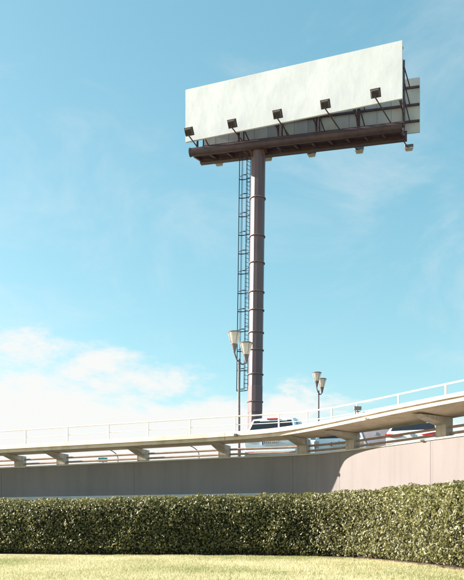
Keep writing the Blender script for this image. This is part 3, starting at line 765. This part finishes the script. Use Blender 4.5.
# ------------------------------------------------------------------ vehicles
def vehicle(name, label, cat, loc, yaw, paint, Wd=1.78, Ht=1.52, Ln=4.1, belt=0.98, van=False, lights=True, wide_lights=False, group=None, lm='red'):
    """origin on the road under the rear bumper; +y is forward"""
    V = empty(name, loc, label, cat, group, rz=yaw)
    hw = Wd / 2
    st = ([(0.0, 0.55, belt - 0.12, 0.94), (0.10, 0.30, belt + 0.02, 0.985), (0.9, 0.24, belt, 1.0), (2.9, 0.24, belt - 0.05, 1.0), (3.5, 0.26, belt - 0.14, 0.97), (Ln - 0.1, 0.30, belt - 0.28, 0.90), (Ln, 0.42, belt - 0.42, 0.80)]
          if not van else [(0.0, 0.45, belt, 0.97), (0.06, 0.30, belt, 0.995), (0.9, 0.26, belt, 1.0), (Ln - 1.2, 0.26, belt - 0.02, 1.0), (Ln - 0.5, 0.28, belt - 0.12, 0.97), (Ln - 0.08, 0.32, belt - 0.26, 0.92), (Ln, 0.45, belt - 0.4, 0.85)])
    bm = bmesh.new(); rings = []
    for (y, z0, z1, k) in st:
        w = hw * k; mz = (z0 + z1) / 2
        half = [(w * 0.80, z0), (w * 0.96, z0 + 0.08), (w, mz), (w * 0.985, z1 - 0.10), (w * 0.93, z1)]
        ring = [(x, z) for x, z in half] + [(-x, z) for x, z in half[::-1]]
        rings.append([bm.verts.new((x, y, z)) for x, z in ring])
    n = len(rings[0])
    for a, b in zip(rings[:-1], rings[1:]):
        for j in range(n): bm.faces.new((a[j], a[(j + 1) % n], b[(j + 1) % n], b[j]))
    bm.faces.new(rings[0]); bm.faces.new(rings[-1][::-1])
    body = obj('body', bm, paint, V); autosm(body, 40)
    # cabin
    if not van: cab = [(0.12, belt - 0.02, 0.93, belt - 0.02, 0.93), (0.42, belt - 0.02, 0.94, Ht - 0.06, 0.74), (0.80, belt - 0.02, 0.94, Ht, 0.76), (1.9, belt - 0.02, 0.94, Ht, 0.77), (2.45, belt - 0.02, 0.93, Ht - 0.12, 0.74), (3.25, belt - 0.09, 0.90, belt - 0.06, 0.88)]
    else: cab = [(0.03, belt - 0.02, 0.965, belt - 0.02, 0.965), (0.12, belt - 0.02, 0.97, Ht - 0.10, 0.90), (0.35, belt - 0.02, 0.97, Ht, 0.90), (Ln - 1.7, belt - 0.02, 0.97, Ht, 0.90), (Ln - 1.3, belt - 0.02, 0.96, Ht - 0.12, 0.88), (Ln - 0.55, belt - 0.10, 0.92, belt - 0.08, 0.90)]
    bm = bmesh.new(); rings = []
    for (y, z0, k0, z1, k1) in cab:
        ring = [(hw * k0, z0), (hw * (k0 + k1) / 2 + 0.02, (z0 + z1) / 2), (hw * k1, z1), (hw * k1 * 0.6, z1 + (0.03 if z1 > belt + 0.1 else 0.0)), (-hw * k1 * 0.6, z1 + (0.03 if z1 > belt + 0.1 else 0.0)), (-hw * k1, z1), (-hw * (k0 + k1) / 2 - 0.02, (z0 + z1) / 2), (-hw * k0, z0)]
        rings.append([bm.verts.new((x, y, z)) for x, z in ring])
    n = 8
    for a, b in zip(rings[:-1], rings[1:]):
        for j in range(n): bm.faces.new((a[j], a[(j + 1) % n], b[(j + 1) % n], b[j]))
    bm.faces.new(rings[0]); bm.faces.new(rings[-1][::-1])
    cabin = obj('roof', bm, paint, V); autosm(cabin, 40)
    # rear window: on the slope between cab stations 0 and 1
    y0, y1 = cab[0][0], cab[1][0]; zb0, zt1 = belt - 0.02, cab[1][3]
    kk0, kk1 = cab[0][2], cab[1][4]
    def slope(f, o=0.0):
        nlen = math.hypot(zt1 - zb0, y1 - y0); ny, nz = -(zt1 - zb0) / nlen, (y1 - y0) / nlen
        return y0 + (y1 - y0) * f + ny * o, zb0 + (zt1 - zb0) * f + nz * o, hw * (kk0 + (kk1 - kk0) * f)
    bm = bmesh.new(); v = []
    for o in (-0.02, 0.012):
        for f, sgn in ((0.14, -1), (0.14, 1), (0.88, 1), (0.88, -1)):
            y, z, w = slope(f, o); v.append(bm.verts.new((sgn * w * 0.90, y, z)))
    for f in ((3, 2, 1, 0), (4, 5, 6, 7), (0, 1, 5, 4), (1, 2, 6, 5), (2, 3, 7, 6), (3, 0, 4, 7)): bm.faces.new([v[i] for i in f])
    obj('rear_window', bm, 'glass', V)
    # side windows
    for sgn in (-1, 1):
        for (ya, yb) in (((0.62, 1.50), (1.58, 2.35)) if not van else ((Ln - 2.5, Ln - 1.75),)):
            bm = bmesh.new(); v = []
            wbot = hw * 0.925; wtop = hw * 0.80 if not van else hw * 0.915
            for o in (-0.03, 0.018):
                for y, z in ((ya, belt + 0.06), (yb, belt + 0.06), (yb - 0.05, Ht - 0.10), (ya + 0.05, Ht - 0.10)):
                    f = (z - belt) / (Ht - belt); w = hw * (cab[2][2] + (cab[2][4] - cab[2][2]) * f) + 0.02 * math.sin(math.pi * min(1, f)) + o
                    v.append(bm.verts.new((sgn * w, y, z)))
            for f in ((3, 2, 1, 0), (4, 5, 6, 7), (0, 1, 5, 4), (1, 2, 6, 5), (2, 3, 7, 6), (3, 0, 4, 7)): bm.faces.new([v[i] for i in f])
            obj('side_window', bm, 'glass', V)
    # bumper
    bm = bmesh.new(); box(bm, (0, 0.03, 0.46), (Wd * 0.97, 0.20, 0.20), 0, 0.05); bm2 = bmesh.new(); box(bm2, (0, 0.05, 0.30), (Wd * 0.86, 0.18, 0.13), 0, 0.03)
    obj('bumper', bm, 'black' if van else paint, V); obj('lower_bumper', bm2, 'black', V)
    # tail lights
    for sgn in (-1, 1):
        bm = bmesh.new()
        if wide_lights:
            vs_ = []
            pr_ = [(0.30, 0.83), (0.30, 0.85), (0.60, 0.895), (0.84, 0.92), (0.84, 0.83), (0.62, 0.80)]
            for o in (0.05, -0.025):
                vs_.append([bm.verts.new((sgn * x, o + 0.10 * max(0, x - 0.6), z)) for x, z in pr_])
            bm.faces.new(vs_[0]); bm.faces.new(vs_[1])
            for j in range(6): bm.faces.new((vs_[0][j], vs_[0][(j + 1) % 6], vs_[1][(j + 1) % 6], vs_[1][j]))
        else:
            box(bm, (sgn * (hw * 0.88), 0.05, belt - 0.18), (0.17, 0.16, 0.24 if not van else 0.34), 0, 0.03)
        obj('tail_light', bm, lm, V)
        bm = bmesh.new(); box(bm, (sgn * hw * 0.68, -0.072, 0.47), (0.22, 0.02, 0.05), 0, 0.006); obj('reflector', bm, 'red', V)
    # number plate
    zp = 0.80 if not wide_lights else 0.52
    bm = bmesh.new(); box(bm, (0, -0.062 if wide_lights else 0.0, zp), (0.56, 0.08, 0.15), 0, 0.01)
    pl = obj('number_plate', bm, 'plate', V)
    yf = (-0.062 if wide_lights else 0.0) - 0.043
    bm = bmesh.new(); box(bm, (-0.25, yf, zp), (0.05, 0.006, 0.125)); obj('plate_band', bm, 'plate_blue', pl)
    bm = bmesh.new()
    for k in range(7): box(bm, (-0.175 + 0.066 * k + (0.02 if k > 3 else 0), yf, zp), (0.030, 0.006, 0.060))
    lt_ = obj('lettering', bm, 'post', pl); lt_['kind'] = 'stuff'
    # high brake light
    bm = bmesh.new(); y, z, w = slope(0.96, 0.03); box(bm, (0, y, z), (0.40, 0.05, 0.045), 0, 0.01); obj('brake_light', bm, 'red', V)
    bm = bmesh.new(); tube(bm, (0, -0.02, belt - 0.13), (0, 0.06, belt - 0.13), 0.06, seg=16); obj('badge', bm, 'alloy', V)
    # mirrors
    for sgn in (-1, 1):
        bm = bmesh.new(); box(bm, (sgn * (hw + 0.10), (2.45 if not van else Ln - 1.35), belt + 0.06), (0.20, 0.10, 0.15), 0, 0.03); obj('mirror', bm, paint, V)
    # wheels
    for sgn in (-1, 1):
        for y in (0.75, Ln - 0.85):
            c = Vector((sgn * (hw - 0.10), y, 0.315)); bm = bmesh.new()
            tube(bm, c - Vector((0.105, 0, 0)), c + Vector((0.105, 0, 0)), 0.315, seg=24); w = obj('wheel', bm, 'rubber', V)
            bm = bmesh.new(); tube(bm, c + Vector((sgn * 0.09, 0, 0)), c + Vector((sgn * 0.115, 0, 0)), 0.20, seg=18); obj('rim', bm, 'alloy', w)
    return V
def vpos(px, D): p = pt(px, 0, D); return (p.x, p.y, ROAD)
v1 = vehicle('hatchback_car', 'pale blue hatchback seen from behind, its roof showing above the deck beside the billboard column', 'car', vpos(270, 25.2), R(-16), 'blue_car', 1.88, 1.72, 4.1, 1.16, group='cars behind the walkway')
v2 = vehicle('hatchback_car', 'white car with long red tail lights at the right end of the walkway gap', 'car', vpos(412, 23.5), R(-22), 'white_car', 1.70, 1.42, 4.2, 0.98, wide_lights=True, group='cars behind the walkway')
v3 = vehicle('hatchback_car', 'white car half hidden behind a pier, under the deck near the farther street lamp', 'car', vpos(339, 25.6), R(-14), 'white_car', 1.74, 1.45, 4.0, 0.98, group='cars behind the walkway', lm='lamp_light')
v4 = vehicle('van', 'plain grey van between the two white cars under the deck', 'van', vpos(375, 28.3), R(-20), 'grey_van', 1.95, 1.98, 4.8, 1.64, van=True, lm='holder')
# small things far behind, seen through the gap under the deck
def arched_pole(px, py, ex, D, label):
    b = pt(px, 0, D); b.z = ROAD; t = pt(px, py, D); e = pt(ex, py, D)
    L = empty('arched_pole', tuple(b), label, 'pole', 'thin arched poles far behind the walkway')
    r = (t.x - e.x) * 0.8; bm = bmesh.new()
    pts = [b, Vector((t.x, D, t.z - r * 0.55))] + [Vector((t.x - r * (1 - math.cos(a)), D, t.z - r * 0.55 + r * 0.55 * math.sin(a))) for a in [math.pi / 16 * k for k in range(1, 9)]] + [e]
    path(bm, pts, 0.035, 8); child(obj('pole', bm, 'post'), L)
    bm = bmesh.new(); box(bm, e + Vector((-0.2, 0, 0.02)), (0.5, 0.2, 0.10), 0, 0.03); child(obj('lamp_head', bm, 'holder'), L)
arched_pole(118, 448.0, 94, 60.0, 'thin arched lamp pole far off between the second and third piers')
arched_pole(199, 444.0, 174, 60.0, 'thin arched lamp pole far off between the third and fourth piers')
b = pt(103, 0, 45.0); b.z = ROAD
sg = empty('road_sign', tuple(b), 'tiny distant teal sign board seen through the walkway gap', 'sign')
bm = bmesh.new(); tube(bm, b, b + Vector((0, 0, 2.2)), 0.03, seg=8); child(obj('post', bm, 'post'), sg)
bm = bmesh.new(); box(bm, b + Vector((0, -0.05, 2.05)), (0.55, 0.03, 0.26), 0, 0.01); child(obj('board', bm, 'teal_car'), sg)

# a few dead leaves on the grass along the hedge foot
bm = bmesh.new()
for k in range(70):
    q = hedgec.from_px(410) + random.uniform(-2.5, 3.5) if k < 45 else random.uniform(8, hedgec.L - 4)
    c = hedgec.at(q, random.uniform(0.0, 0.45), 0.035 + random.uniform(0, 0.02)); a = random.uniform(0, 6.28); L = random.uniform(0.03, 0.055)
    d = Vector((math.cos(a), math.sin(a), random.uniform(-0.1, 0.3))) * L; n = Vector((-math.sin(a), math.cos(a), random.uniform(-0.2, 0.5))) * L * 0.45
    bm.faces.new([bm.verts.new(v) for v in (c - d, c + n + Vector((0, 0, 0.008)), c + d, c - n + Vector((0, 0, 0.008)))])
M['dead'] = mat('dead_leaf', (0.26, 0.085, 0.04), 0.7, (0.16, 0.06, 0.03), 9)
o = obj('fallen_leaves', bm, 'dead'); o['kind'] = 'stuff'; o['label'] = 'reddish brown dead leaves scattered at the hedge foot'; o['category'] = 'leaves'
